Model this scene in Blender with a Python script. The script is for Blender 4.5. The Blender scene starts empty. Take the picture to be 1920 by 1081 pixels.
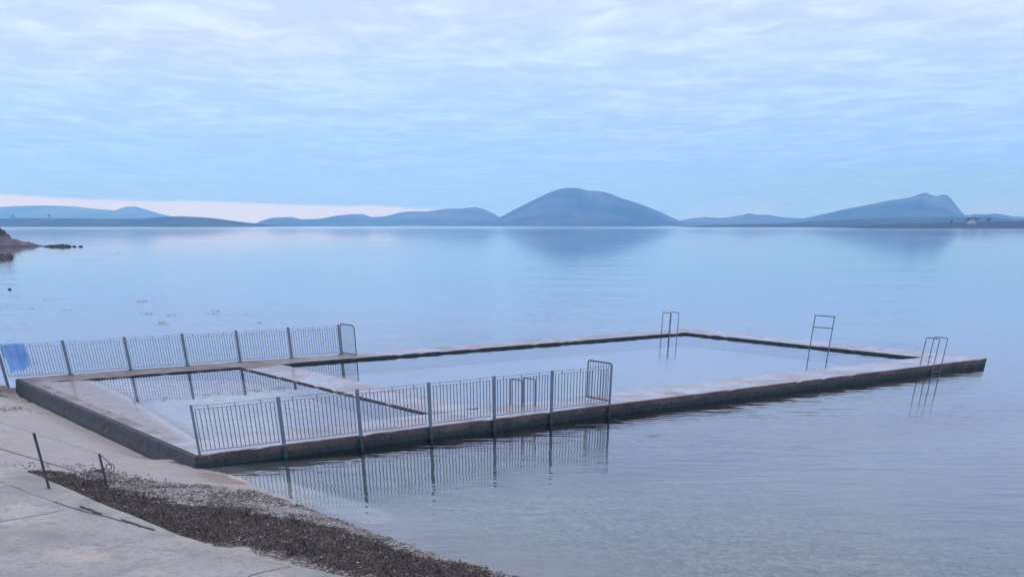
import bpy, bmesh, math, random
import numpy as np
from mathutils import Vector, Matrix, noise as mnoise
R = math.radians
random.seed(7)
rng = np.random.default_rng(7)
scn = bpy.context.scene
COL = scn.collection

# ------------------------------------------------------------------ camera
F, HPX, HY, CX, CH = 1735.0, 1291.0, 422.0, 960.0, 4.6      # focal (px of 1920), lens drop, horizon row, centre, eye height over pool deck
PITCH = math.atan2(HPX, F)
cam_d = bpy.data.cameras.new("camera")
cam = bpy.data.objects.new("camera", cam_d); COL.objects.link(cam)
cam.location = (0, 0, CH)
cam.rotation_euler = (math.pi/2 - PITCH, 0, 0)
cam_d.sensor_width = 36.0
cam_d.lens = F/1920*36.0
cam_d.shift_y = (HY + HPX - 540.5)/1920.0
cam_d.clip_start = 0.1
cam_d.clip_end = 60000
scn.camera = cam

def G(px, py, z=0.0):
    dx, dz = (px-CX)/F, -(py-HY-HPX)/F
    c, s = math.cos(PITCH), math.sin(PITCH)
    D = (dx, c + dz*s, -s + dz*c)
    t = (z-CH)/D[2]
    return Vector((D[0]*t, D[1]*t, z))
def GY(px, py, Y):
    dx, dz = (px-CX)/F, -(py-HY-HPX)/F
    c, s = math.cos(PITCH), math.sin(PITCH)
    D = (dx, c + dz*s, -s + dz*c)
    t = Y/D[1]
    return Vector((D[0]*t, Y, CH + D[2]*t))

# ------------------------------------------------------------------ render look
scn.view_settings.view_transform = 'Standard'
scn.view_settings.look = 'None'
scn.view_settings.gamma = 1
scn.view_settings.exposure = 0.0
scn.cycles.max_bounces = 8
scn.cycles.transparent_max_bounces = 12
scn.cycles.volume_bounces = 1
scn.cycles.caustics_reflective = False
scn.cycles.caustics_refractive = False

SUN_EL, SUN_AZ = R(48), R(-35)        # azimuth clockwise from +Y (seaward)
# ------------------------------------------------------------------ world: overcast dusk sky
world = bpy.data.worlds.new("World"); scn.world = world
world.use_nodes = True
nt = world.node_tree
for n in list(nt.nodes): nt.nodes.remove(n)
def N(tree, typ, **kw):
    n = tree.nodes.new(typ)
    for k, v in kw.items(): setattr(n, k, v)
    return n
def L(tree, a, b): tree.links.new(a, b)
def mathn(tree, op, a, b=None, c=None, clamp=False):
    n = tree.nodes.new('ShaderNodeMath'); n.operation = op; n.use_clamp = clamp
    for i, v in enumerate((a, b, c)):
        if v is None: continue
        if isinstance(v, (int, float)): n.inputs[i].default_value = v
        else: tree.links.new(v, n.inputs[i])
    return n.outputs[0]
def mixc(tree, fac, a, b, mode='MIX'):
    n = tree.nodes.new('ShaderNodeMix'); n.data_type = 'RGBA'; n.blend_type = mode
    for sock, v in ((n.inputs[0], fac), (n.inputs[6], a), (n.inputs[7], b)):
        if isinstance(v, (int, float)): sock.default_value = v
        elif isinstance(v, tuple): sock.default_value = (*v, 1) if len(v) == 3 else v
        else: tree.links.new(v, sock)
    return n.outputs[2]
def ramp(tree, fac, stops, interp='LINEAR'):
    n = tree.nodes.new('ShaderNodeValToRGB'); n.color_ramp.interpolation = interp
    e = n.color_ramp.elements
    while len(e) < len(stops): e.new(0.5)
    for i, (p, c) in enumerate(stops):
        e[i].position = p
        e[i].color = (c, c, c, 1) if isinstance(c, (int, float)) else (*c, 1)
    tree.links.new(fac, n.inputs[0])
    return n.outputs[0]
def maprange(tree, v, a, b, c=0.0, d=1.0, smooth=True):
    n = tree.nodes.new('ShaderNodeMapRange'); n.interpolation_type = 'SMOOTHSTEP' if smooth else 'LINEAR'
    tree.links.new(v, n.inputs[0])
    for i, x in zip((1, 2, 3, 4), (a, b, c, d)): n.inputs[i].default_value = x
    return n.outputs[0]

tc = N(nt, 'ShaderNodeTexCoord')
sep = N(nt, 'ShaderNodeSeparateXYZ'); L(nt, tc.outputs['Generated'], sep.inputs[0])
dx, dy, dz = sep.outputs
zc = mathn(nt, 'MAXIMUM', dz, 0.0)
den = mathn(nt, 'ADD', zc, 0.025)
cu = mathn(nt, 'DIVIDE', dx, den); cv = mathn(nt, 'DIVIDE', dy, den)
cmb = N(nt, 'ShaderNodeCombineXYZ'); L(nt, cu, cmb.inputs[0]); L(nt, cv, cmb.inputs[1])
def wnoise(scale, sx, sy, detail, rough=.55, off=0.0, dist=0.0):
    mp = N(nt, 'ShaderNodeMapping'); mp.inputs['Scale'].default_value = (sx, sy, 1); mp.inputs['Location'].default_value = (off, off*.7, off*.3)
    L(nt, cmb.outputs[0], mp.inputs[0])
    n = N(nt, 'ShaderNodeTexNoise'); n.inputs['Scale'].default_value = scale; n.inputs['Detail'].default_value = detail
    n.inputs['Roughness'].default_value = rough; n.inputs['Distortion'].default_value = dist
    L(nt, mp.outputs[0], n.inputs['Vector']); return n.outputs['Fac']
n1 = wnoise(1.15, 1.25, .8, 6, .55, 3.1, .6)
n2 = wnoise(2.4, 1.3, 1.0, 5, .6, 9.7, .5)
n3 = wnoise(.45, .8, .8, 3, .5, 15.2)
el = mathn(nt, 'ARCSINE', dz)
base = ramp(nt, mathn(nt, 'MULTIPLY', el, 1/1.5708, clamp=True),
            [(0.0, (.25, .66, 3.2)), (.02, (.26, .66, 2.8)), (.045, (.42, .74, 1.95)), (.08, (.63, .83, 1.40)), (.2, (.78, .92, 1.35)), (1.0, (1.12, 1.12, 1.35))])
cl = mathn(nt, 'ADD', mathn(nt, 'MULTIPLY', n1, .48), mathn(nt, 'MULTIPLY', n2, .52))
clm = maprange(nt, cl, .40, .66)
c_hi = mixc(nt, 1.0, base, (1.20, 1.19, 1.04), 'MULTIPLY')
c_lo = mixc(nt, 1.0, base, (.90, .91, .96), 'MULTIPLY')
sky = mixc(nt, clm, c_lo, c_hi)
sky = mixc(nt, mathn(nt, 'MULTIPLY', maprange(nt, n3, .45, .7), .5), sky, mixc(nt, 1.0, sky, (1.10, .95, 1.0), 'MULTIPLY'))
# clear pale gap under the cloud deck, seaward left
az = mathn(nt, 'ARCTAN2', dx, dy)
edge = mathn(nt, 'ADD', mathn(nt, 'MULTIPLY', mathn(nt, 'ADD', az, .418), -.020), .0186)
nz = N(nt, 'ShaderNodeTexNoise'); nz.inputs['Scale'].default_value = 14; nz.inputs['Detail'].default_value = 4; L(nt, tc.outputs['Generated'], nz.inputs['Vector'])
edge = mathn(nt, 'ADD', edge, mathn(nt, 'MULTIPLY', mathn(nt, 'SUBTRACT', nz.outputs['Fac'], .5), .0045))
gap = maprange(nt, mathn(nt, 'SUBTRACT', edge, el), -.0013, .0013)
gap = mathn(nt, 'MULTIPLY', gap, maprange(nt, az, -.02, -.11))
sky = mixc(nt, gap, sky, (.76, 1.04, 2.7))
gap2 = mathn(nt, 'MULTIPLY', maprange(nt, el, .022, .004), maprange(nt, az, .05, .2))
sky = mixc(nt, mathn(nt, 'MULTIPLY', gap2, mathn(nt, 'MULTIPLY', maprange(nt, nz.outputs['Fac'], .4, .62), .55)), sky, (.58, .78, 2.4))
ns = N(nt, 'ShaderNodeTexSky'); ns.sky_type = 'NISHITA'; ns.sun_disc = False
ns.sun_elevation = SUN_EL; ns.sun_rotation = SUN_AZ
nis = mixc(nt, 1.0, ns.outputs[0], (.1, .1, .1), 'MULTIPLY')
sky = mixc(nt, .92, nis, sky)
bg = N(nt, 'ShaderNodeBackground'); L(nt, sky, bg.inputs[0]); bg.inputs[1].default_value = 1.0
wo = N(nt, 'ShaderNodeOutputWorld'); L(nt, bg.outputs[0], wo.inputs[0])

sl = bpy.data.lights.new("sun", 'SUN'); sl.energy = 0.6; sl.angle = R(25); sl.color = (1, .93, .86)
so = bpy.data.objects.new("sun", sl); COL.objects.link(so)
sd = Vector((math.sin(SUN_AZ)*math.cos(SUN_EL), math.cos(SUN_AZ)*math.cos(SUN_EL), math.sin(SUN_EL)))
so.rotation_euler = (-sd).to_track_quat('-Z', 'Y').to_euler()
so.location = sd*100

# ------------------------------------------------------------------ helpers
def tag(o, label=None, cat=None, group=None, kind=None):
    if label: o['label'] = label
    if cat: o['category'] = cat
    if group: o['group'] = group
    if kind: o['kind'] = kind
    return o
def empty(name, loc, label, cat, group=None):
    o = bpy.data.objects.new(name, None); COL.objects.link(o); o.location = loc
    o.empty_display_size = .2
    return tag(o, label, cat, group)
def obj(name, bm, mat, parent=None, smooth=False):
    me = bpy.data.meshes.new(name); bm.normal_update(); bm.to_mesh(me); bm.free()
    if smooth: me.polygons.foreach_set('use_smooth', [True]*len(me.polygons))
    me.materials.append(mat)
    o = bpy.data.objects.new(name, me); COL.objects.link(o)
    if parent is not None:
        o.parent = parent; o.matrix_parent_inverse = Matrix.Translation(parent.location).inverted()
    return o
def box(bm, c, half, ax=None):
    """box centred c with half sizes along axes ax (3 vectors)"""
    ax = ax or (Vector((1, 0, 0)), Vector((0, 1, 0)), Vector((0, 0, 1)))
    vs = []
    for k in (-1, 1):
        for j in (-1, 1):
            for i in (-1, 1):
                vs.append(bm.verts.new(Vector(c) + ax[0]*i*half[0] + ax[1]*j*half[1] + ax[2]*k*half[2]))
    for f in ((0, 2, 3, 1), (4, 5, 7, 6), (0, 1, 5, 4), (2, 6, 7, 3), (0, 4, 6, 2), (1, 3, 7, 5)):
        bm.faces.new([vs[i] for i in f])
def tube(bm, pts, r, n=8, closed=False):
    pts = [Vector(p) for p in pts]
    rings = []; prev = None
    for i, p in enumerate(pts):
        if i == 0: d = pts[1]-p
        elif i == len(pts)-1: d = p-pts[i-1]
        else: d = (pts[i+1]-p).normalized() + (p-pts[i-1]).normalized()
        d.normalize()
        if prev is None:
            a = Vector((0, 0, 1)) if abs(d.z) < .9 else Vector((1, 0, 0))
            x = d.cross(a).normalized()
        else: x = (prev - d*prev.dot(d)).normalized()
        prev = x; y = d.cross(x)
        rr = r[i] if isinstance(r, (list, tuple)) else r
        rings.append([bm.verts.new(p + (x*math.cos(2*math.pi*k/n) + y*math.sin(2*math.pi*k/n))*rr) for k in range(n)])
    for a, b in zip(rings, rings[1:]):
        for k in range(n): bm.faces.new((a[k], a[(k+1) % n], b[(k+1) % n], b[k]))
    bm.faces.new(rings[0][::-1]); bm.faces.new(rings[-1])
def bend(pts, r=.08, k=5):
    """round the inner corners of a polyline"""
    pts = [Vector(p) for p in pts]; out = [pts[0]]
    for a, b, c in zip(pts, pts[1:], pts[2:]):
        u1 = (a-b).normalized(); u2 = (c-b).normalized()
        rr = min(r, (a-b).length*.45, (c-b).length*.45)
        p, q = b+u1*rr, b+u2*rr
        for i in range(k+1):
            t = i/k; out.append(p*(1-t)**2 + b*2*t*(1-t) + q*t*t)
    out.append(pts[-1]); return out

# ------------------------------------------------------------------ materials
def mat(name):
    m = bpy.data.materials.new(name); m.use_nodes = True
    t = m.node_tree; b = t.nodes['Principled BSDF']; return m, t, b
def tnoise(t, scale, detail=4, rough=.55, vec=None, dist=0, stretch=None):
    if vec is None:
        c = t.nodes.new('ShaderNodeNewGeometry'); vec = c.outputs['Position']
    if stretch:
        mp = t.nodes.new('ShaderNodeMapping'); mp.inputs['Scale'].default_value = stretch; t.links.new(vec, mp.inputs[0]); vec = mp.outputs[0]
    n = t.nodes.new('ShaderNodeTexNoise'); n.inputs['Scale'].default_value = scale
    n.inputs['Detail'].default_value = detail; n.inputs['Roughness'].default_value = rough; n.inputs['Distortion'].default_value = dist
    t.links.new(vec, n.inputs['Vector']); return n.outputs['Fac']
def bump(t, b, h, dist, strength=1.0):
    n = t.nodes.new('ShaderNodeBump'); n.inputs['Distance'].default_value = dist; n.inputs['Strength'].default_value = strength
    t.links.new(h, n.inputs['Height']); t.links.new(n.outputs[0], b.inputs['Normal'])
def metal(name, c1, c2, rough=.5, sc=6):
    m, t, b = mat(name)
    n = tnoise(t, sc, 5, .65)
    ru = tnoise(t, 11, 5, .7)
    L(t, mixc(t, mathn(t, 'MULTIPLY', maprange(t, ru, .58, .70), .65), ramp(t, n, [(.35, c1), (.65, c2)]), (.11, .065, .045)), b.inputs['Base Color'])
    b.inputs['Roughness'].default_value = rough; b.inputs['Metallic'].default_value = .25
    return m
M = {}
M['post'] = metal('galvanised_post', (.15, .19, .22), (.22, .26, .28))
M['bar'] = metal('galvanised_bar', (.13, .155, .18), (.21, .235, .26))
M['rail_pale'] = metal('pale_rail', (.42, .44, .46), (.55, .57, .58))
M['steel'] = metal('dull_steel', (.13, .15, .17), (.24, .26, .28), .4)
M['dark_iron'] = metal('dark_iron', (.05, .055, .06), (.10, .10, .105), .6)

# near post with weed below the deck edge
m, t, b = mat('post_weeded'); M['post_weed'] = m
g = N(t, 'ShaderNodeNewGeometry'); sp = N(t, 'ShaderNodeSeparateXYZ'); L(t, g.outputs['Position'], sp.inputs[0])
n = tnoise(t, 9, 4)
zz = mathn(t, 'ADD', sp.outputs[2], mathn(t, 'MULTIPLY', mathn(t, 'SUBTRACT', n, .5), .15))
c = mixc(t, maprange(t, zz, .02, -.06), ramp(t, n, [(.35, (.15, .19, .22)), (.65, (.22, .26, .28))]), (.04, .075, .075))
L(t, c, b.inputs['Base Color']); b.inputs['Roughness'].default_value = .55

# wet concrete of the deck
m, t, b = mat('wet_deck_concrete'); M['deck'] = m
na = tnoise(t, .55, 5, .6); nb = tnoise(t, 3.2, 6, .65); nc = tnoise(t, 22, 4, .6); nd = tnoise(t, .9, 3, .5, stretch=(1, 1, 1))
c = ramp(t, na, [(.32, (.30, .235, .235)), (.5, (.40, .335, .33)), (.68, (.47, .43, .40))])
c = mixc(t, mathn(t, 'MULTIPLY', maprange(t, nb, .52, .68), .7), c, (.19, .165, .14))
c = mixc(t, mathn(t, 'MULTIPLY', maprange(t, nc, .56, .7), .55), c, (.14, .13, .12))
L(t, c, b.inputs['Base Color'])
L(t, maprange(t, nd, .35, .6, .16, .48), b.inputs['Roughness'])
b.inputs['Specular IOR Level'].default_value = .6
bump(t, b, mathn(t, 'ADD', mathn(t, 'MULTIPLY', nb, .7), mathn(t, 'MULTIPLY', nc, .3)), .012)

# sloping paddling floor: brown algae at the dry end, then paled to stand in for bright sky reflection
m, t, b = mat('paddling_floor'); M['paddle'] = m
at = N(t, 'ShaderNodeAttribute', attribute_name='wet')
na = tnoise(t, .8, 5, .65); nb = tnoise(t, 3.0, 6, .65); nc = tnoise(t, 14, 4, .6)
c = ramp(t, na, [(.35, (.16, .128, .10)), (.52, (.225, .18, .15)), (.66, (.225, .15, .125))])
c = mixc(t, mathn(t, 'MULTIPLY', maprange(t, nb, .5, .66), .6), c, (.115, .11, .06))
c2 = ramp(t, na, [(.3, (.45, .43, .45)), (.7, (.55, .52, .54))])
c2 = mixc(t, mathn(t, 'MULTIPLY', maprange(t, nb, .52, .64), .5), c2, (.22, .22, .22))
w = maprange(t, mathn(t, 'ADD', at.outputs['Fac'], mathn(t, 'MULTIPLY', mathn(t, 'SUBTRACT', na, .5), .8)), .45, .95)
c = mixc(t, w, c, c2)
c = mixc(t, mathn(t, 'MULTIPLY', maprange(t, nc, .6, .7), .6), c, (.08, .08, .08))
L(t, c, b.inputs['Base Color'])
r = mathn(t, 'SUBTRACT', maprange(t, nb, .35, .65, .28, .5), mathn(t, 'MULTIPLY', w, .18))
L(t, r, b.inputs['Roughness'])
L(t, mathn(t, 'MULTIPLY', maprange(t, mathn(t, 'ADD', at.outputs['Fac'], mathn(t, 'MULTIPLY', nb, .6)), .2, .8, .1, .9), maprange(t, at.outputs['Fac'], .34, .42, 1.0, 0.0)), b.inputs['Coat Weight']); b.inputs['Coat Roughness'].default_value = .05; b.inputs['Coat IOR'].default_value = 1.38
bump(t, b, nb, .002)

# wall faces: same concrete with brown then green-black weed growth towards the water
m, t, b = mat('weedy_wall_concrete'); M['wall'] = m
g = N(t, 'ShaderNodeNewGeometry'); sp = N(t, 'ShaderNodeSeparateXYZ'); L(t, g.outputs['Position'], sp.inputs[0])
na = tnoise(t, 1.1, 5, .6); nb = tnoise(t, 4.5, 6, .7); nc = tnoise(t, 20, 4, .6)
zz = mathn(t, 'ADD', sp.outputs[2], mathn(t, 'MULTIPLY', mathn(t, 'SUBTRACT', nb, .5), .22))
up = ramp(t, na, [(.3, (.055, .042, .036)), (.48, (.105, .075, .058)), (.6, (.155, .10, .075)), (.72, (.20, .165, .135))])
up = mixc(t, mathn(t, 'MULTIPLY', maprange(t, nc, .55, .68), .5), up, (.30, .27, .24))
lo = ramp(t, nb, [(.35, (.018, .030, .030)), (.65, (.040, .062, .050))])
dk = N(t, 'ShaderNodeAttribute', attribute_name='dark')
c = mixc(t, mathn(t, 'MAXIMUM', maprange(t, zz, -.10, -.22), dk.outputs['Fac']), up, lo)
nz_ = N(t, 'ShaderNodeSeparateXYZ'); L(t, g.outputs['Normal'], nz_.inputs[0])
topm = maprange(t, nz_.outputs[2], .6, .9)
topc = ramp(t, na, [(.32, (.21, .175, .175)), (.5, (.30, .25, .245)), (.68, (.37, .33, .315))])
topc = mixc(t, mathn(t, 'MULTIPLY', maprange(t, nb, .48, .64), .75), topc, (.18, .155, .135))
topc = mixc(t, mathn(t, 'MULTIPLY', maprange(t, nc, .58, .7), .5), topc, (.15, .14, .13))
gr_ = N(t, 'ShaderNodeAttribute', attribute_name='grime')
topc = mixc(t, mathn(t, 'MULTIPLY', gr_.outputs['Fac'], maprange(t, na, .2, .7, .95, .5)), topc, (.115, .095, .085))
run = N(t, 'ShaderNodeAttribute', attribute_name='run')
jt = mathn(t, 'LESS_THAN', mathn(t, 'MODULO', mathn(t, 'ADD', run.outputs['Fac'], mathn(t, 'MULTIPLY', nb, .05)), 3.05), .045)
pz = N(t, 'ShaderNodeTexWhiteNoise', noise_dimensions='1D'); L(t, mathn(t, 'FLOOR', mathn(t, 'DIVIDE', run.outputs['Fac'], 3.05)), pz.inputs['W'])
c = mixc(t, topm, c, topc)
c = mixc(t, 1.0, c, mixc(t, pz.outputs['Value'], (.86, .86, .87), (1.04, 1.03, 1.02)), 'MULTIPLY')
c = mixc(t, mathn(t, 'MULTIPLY', jt, .6), c, (.05, .05, .045))
L(t, c, b.inputs['Base Color'])
nd = tnoise(t, .9, 3)
rt = mathn(t, 'ADD', maprange(t, nd, .35, .6, .17, .45), mathn(t, 'MULTIPLY', gr_.outputs['Fac'], .3))
mx = N(t, 'ShaderNodeMix'); L(t, topm, mx.inputs[0]); mx.inputs[2].default_value = .7; L(t, rt, mx.inputs[3])
L(t, mx.outputs[0], b.inputs['Roughness'])
L(t, mathn(t, 'MULTIPLY', mathn(t, 'MULTIPLY', topm, mathn(t, 'SUBTRACT', 1.0, gr_.outputs['Fac'], clamp=True)), maprange(t, tnoise(t, .5, 3), .38, .55, .03, .5)), b.inputs['Coat Weight']); b.inputs['Coat Roughness'].default_value = .08; b.inputs['Coat IOR'].default_value = 1.38
bump(t, b, mathn(t, 'ADD', mathn(t, 'MULTIPLY', nb, .8), mathn(t, 'MULTIPLY', nc, .3)), .015)

# left outer wall face is dark all over
m, t, b = mat('dark_weedy_wall'); M['wall_dark'] = m
nb = tnoise(t, 3.5, 6, .7); nc = tnoise(t, 18, 4)
c = ramp(t, nb, [(.3, (.030, .038, .042)), (.6, (.052, .060, .062)), (.75, (.085, .072, .066))])
L(t, c, b.inputs['Base Color']); b.inputs['Roughness'].default_value = .75
bump(t, b, mathn(t, 'ADD', nb, mathn(t, 'MULTIPLY', nc, .3)), .02)

# promenade concrete
m, t, b = mat('promenade_concrete'); M['prom'] = m
na = tnoise(t, .45, 5, .6); nb = tnoise(t, 2.6, 6, .7); nc = tnoise(t, 26, 4, .7)
c = ramp(t, na, [(.3, (.225, .215, .19)), (.5, (.335, .32, .285)), (.7, (.43, .405, .355))])
c = mixc(t, mathn(t, 'MULTIPLY', maprange(t, nb, .47, .66), .7), c, (.20, .20, .195))
c = mixc(t, mathn(t, 'MULTIPLY', maprange(t, nc, .52, .66), .6), c, (.15, .145, .135))
ne = tnoise(t, .9, 4, .6, dist=.6)
c = mixc(t, mathn(t, 'MULTIPLY', maprange(t, ne, .56, .68), .45), c, (.46, .38, .29))
nf_ = tnoise(t, 8, 5, .75)
c = mixc(t, mathn(t, 'MULTIPLY', maprange(t, nf_, .5, .62), .35), c, (.17, .17, .165))
L(t, c, b.inputs['Base Color']); b.inputs['Roughness'].default_value = .85
bump(t, b, mathn(t, 'ADD', mathn(t, 'MULTIPLY', nb, .6), mathn(t, 'MULTIPLY', nc, .4)), .012)

# ground: sand, shingle, weed, deeper bed (attributes painted from position on the shore)
m, t, b = mat('shore_ground'); M['ground'] = m
ag = N(t, 'ShaderNodeAttribute', attribute_name='gravel'); aw = N(t, 'ShaderNodeAttribute', attribute_name='weed'); ad = N(t, 'ShaderNodeAttribute', attribute_name='deep'); ar = N(t, 'ShaderNodeAttribute', attribute_name='rust'); aq = N(t, 'ShaderNodeAttribute', attribute_name='ramp'); ab_ = N(t, 'ShaderNodeAttribute', attribute_name='dark_bed')
na = tnoise(t, .6, 5, .6); nb = tnoise(t, 3.0, 6, .7); nc = tnoise(t, 16, 5, .7)
vr = N(t, 'ShaderNodeTexVoronoi'); vr.inputs['Scale'].default_value = 20
gp = N(t, 'ShaderNodeNewGeometry'); L(t, gp.outputs['Position'], vr.inputs['Vector'])
sand = ramp(t, na, [(.3, (.27, .24, .215)), (.7, (.41, .37, .33))])
sand = mixc(t, mathn(t, 'MULTIPLY', maprange(t, nb, .5, .66), .5), sand, (.24, .215, .20))
sand = mixc(t, mathn(t, 'MULTIPLY', maprange(t, nc, .5, .7), .35), sand, (.22, .20, .185))
grav = ramp(t, vr.outputs['Color'], [(.15, (.07, .06, .05)), (.45, (.17, .15, .125)), (.75, (.29, .27, .24)), (.95, (.46, .44, .41))])
grav = mixc(t, mathn(t, 'MULTIPLY', maprange(t, nb, .5, .65), .8), grav, (.065, .052, .038))
weed = ramp(t, nc, [(.3, (.026, .018, .017)), (.6, (.055, .039, .034)), (.8, (.10, .075, .058))])
deep = ramp(t, na, [(.3, (.18, .235, .255)), (.7, (.25, .31, .325))])  # water's absorption with depth put into the offshore bed colour
def noisy(a, amp, lo, hi, n=nb):
    return maprange(t, mathn(t, 'ADD', a.outputs['Fac'], mathn(t, 'MULTIPLY', mathn(t, 'SUBTRACT', n, .5), amp)), lo, hi)
c = mixc(t, noisy(ag, 1.1, .35, .6), sand, grav)
vr2 = N(t, 'ShaderNodeTexVoronoi'); vr2.inputs['Scale'].default_value = 7.5; L(t, gp.outputs['Position'], vr2.inputs['Vector'])
grav2 = mixc(t, .55, grav, ramp(t, vr2.outputs['Color'], [(.2, (.07, .07, .06)), (.5, (.24, .23, .19)), (.85, (.52, .50, .43))]))
c = mixc(t, noisy(ad, .25, .1, .9), c, mixc(t, .22, mixc(t, 1.0, grav2, (1.25, 1.3, 1.2), 'MULTIPLY'), (.27, .30, .27)))
c = mixc(t, maprange(t, mathn(t, 'ADD', ad.outputs['Fac'], mathn(t, 'MULTIPLY', na, .1)), 1.2, 3.6), c, deep)
c = mixc(t, mathn(t, 'MULTIPLY', noisy(ar, 1.5, .3, 1.0), .6), c, (.20, .115, .055))
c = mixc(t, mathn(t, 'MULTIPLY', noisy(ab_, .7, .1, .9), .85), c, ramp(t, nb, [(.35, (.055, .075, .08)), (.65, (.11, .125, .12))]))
c = mixc(t, mathn(t, 'MULTIPLY', noisy(aq, .9, .35, .75), .9), c, ramp(t, nb, [(.35, (.42, .395, .36)), (.65, (.62, .585, .52))]))
c = mixc(t, noisy(aw, 1.0, .38, .52), c, weed)
L(t, c, b.inputs['Base Color'])
L(t, maprange(t, na, .4, .6, .45, .8), b.inputs['Roughness'])
bump(t, b, mathn(t, 'ADD', vr.outputs['Distance'], mathn(t, 'MULTIPLY', nc, .8)), .02)

# water: clear, Fresnel with IOR raised to strengthen reflections
def water_mat(name, amp, tint, ripple=1.0, ior=1.48):
    m = bpy.data.materials.new(name); m.use_nodes = True; t = m.node_tree
    t.nodes.remove(t.nodes['Principled BSDF']); out = t.nodes['Material Output']
    g = N(t, 'ShaderNodeNewGeometry')
    ln = N(t, 'ShaderNodeVectorMath', operation='LENGTH'); L(t, g.outputs['Position'], ln.inputs[0])
    dist = ln.outputs['Value']
    def wv(scale, st, rot, det=2, rough=.5, dst=0.0):
        mp = N(t, 'ShaderNodeMapping'); mp.inputs['Scale'].default_value = st; mp.inputs['Rotation'].default_value = (0, 0, rot)
        L(t, g.outputs['Position'], mp.inputs[0])
        n = N(t, 'ShaderNodeTexNoise'); n.inputs['Scale'].default_value = scale; n.inputs['Detail'].default_value = det
        n.inputs['Roughness'].default_value = rough; n.inputs['Distortion'].default_value = dst
        L(t, mp.outputs[0], n.inputs['Vector']); return n.outputs['Fac']
    a = wv(1.6*ripple, (.38, 1.6, 1), R(38), 2, .45, .4)          # ripples lying across the view
    bb = wv(4.5*ripple, (.6, 1.3, 1), R(-12), 2, .5)
    patch = wv(.10, (.5, 1.4, 1), R(8), 3, .5)             # calm and ruffled patches
    far = wv(.05, (.35, 1.6, 1), R(4), 4, .6)
    fade = mathn(t, 'POWER', mathn(t, 'DIVIDE', 55.0, mathn(t, 'MAXIMUM', dist, 55.0)), 1.25)
    pm = maprange(t, patch, .36, .62, .5, 1.0)
    h = mathn(t, 'ADD', mathn(t, 'MULTIPLY', a, .029), mathn(t, 'MULTIPLY', bb, .0026))
    h = mathn(t, 'MULTIPLY', mathn(t, 'MULTIPLY', h, mathn(t, 'MULTIPLY', pm, fade)), amp)
    bp = N(t, 'ShaderNodeBump'); bp.inputs['Distance'].default_value = 1.0; bp.inputs['Strength'].default_value = 1.0
    L(t, h, bp.inputs['Height'])
    fr = N(t, 'ShaderNodeFresnel'); fr.inputs['IOR'].default_value = ior; L(t, bp.outputs[0], fr.inputs['Normal'])
    gl = N(t, 'ShaderNodeBsdfGlossy'); L(t, bp.outputs[0], gl.inputs['Normal'])
    gl.inputs['Color'].default_value = (.97, .98, 1, 1)
    rr = mathn(t, 'MULTIPLY', maprange(t, dist, 30, 400, 0.0, .07), maprange(t, far, .4, .6, .45, 1.0))
    L(t, mathn(t, 'ADD', rr, maprange(t, dist, 800, 3500, 0.0, .045)), gl.inputs['Roughness'])
    tr = N(t, 'ShaderNodeBsdfTransparent'); tr.inputs[0].default_value = (*tint, 1)
    mx = N(t, 'ShaderNodeMixShader'); L(t, fr.outputs[0], mx.inputs[0]); L(t, tr.outputs[0], mx.inputs[1]); L(t, gl.outputs[0], mx.inputs[2])
    L(t, mx.outputs[0], out.inputs['Surface'])
    return m
M['sea'] = water_mat('sea_water', 1.0, (.86, .94, .96))
M['pool'] = water_mat('pool_water', .40, (.80, .88, .92), ior=1.45)
M['paddle_water'] = water_mat('paddling_water', .07, (.93, .95, .97), ior=1.45)

# ------------------------------------------------------------------ pool frame of reference
A0 = G(368, 853); B0 = G(1844, 672)
U = (B0-A0).normalized(); V = Vector((-U.y, U.x, 0)); ZZ = Vector((0, 0, 1))
def S(s, t_, z=0.0): return A0 + U*s + V*t_ + ZZ*z
def loc(p):
    d = Vector((p.x, p.y, 0)) - A0; return d.dot(U), d.dot(V)
WL, WM, WK = -.30, -.09, -.05       # sea, swimming pool, paddling pool levels
LEN, WID = 35.3, 18.0
T1, T2, SD0, SD1, SR = 1.9, 16.3, 8.1, 9.9, 33.4

# ------------------------------------------------------------------ ground (shore and sea bed, one sheet)
shore_px = [(430, 889), (470, 908), (520, 928), (600, 962), (700, 998), (800, 1034), (960, 1080)]
shore = [G(x, y, WL) for x, y in shore_px]
pre = [Vector((-1500, 900, 0)), Vector((-190, 300, 0)), Vector((-70, 95, 0)), Vector((-34, 50, 0)), Vector((-23, 43.5, 0)), S(-.6, 18.8), S(-.4, 12), S(-.4, 6), S(-.3, 1.0)]
post_ = [Vector((3, 13, 0)), Vector((9, 7, 0)), Vector((40, -10, 0)), Vector((300, -60, 0)), Vector((3000, -300, 0))]
SH = np.array([(p.x, p.y) for p in pre + shore + post_])
def sdist(X, Y):
    """signed distance to the shore line, + seaward"""
    best = np.full(X.shape, 1e18); sg = np.ones(X.shape)
    for (x0, y0), (x1, y1) in zip(SH, SH[1:]):
        ex, ey = x1-x0, y1-y0; ll = ex*ex+ey*ey
        tt = np.clip(((X-x0)*ex+(Y-y0)*ey)/ll, 0, 1)
        qx, qy = X-(x0+tt*ex), Y-(y0+tt*ey); d = qx*qx+qy*qy
        cr = ex*qy-ey*qx
        u = d < best
        best = np.where(u, d, best); sg = np.where(u, np.sign(cr), sg)
    return np.sqrt(best)*sg
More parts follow.
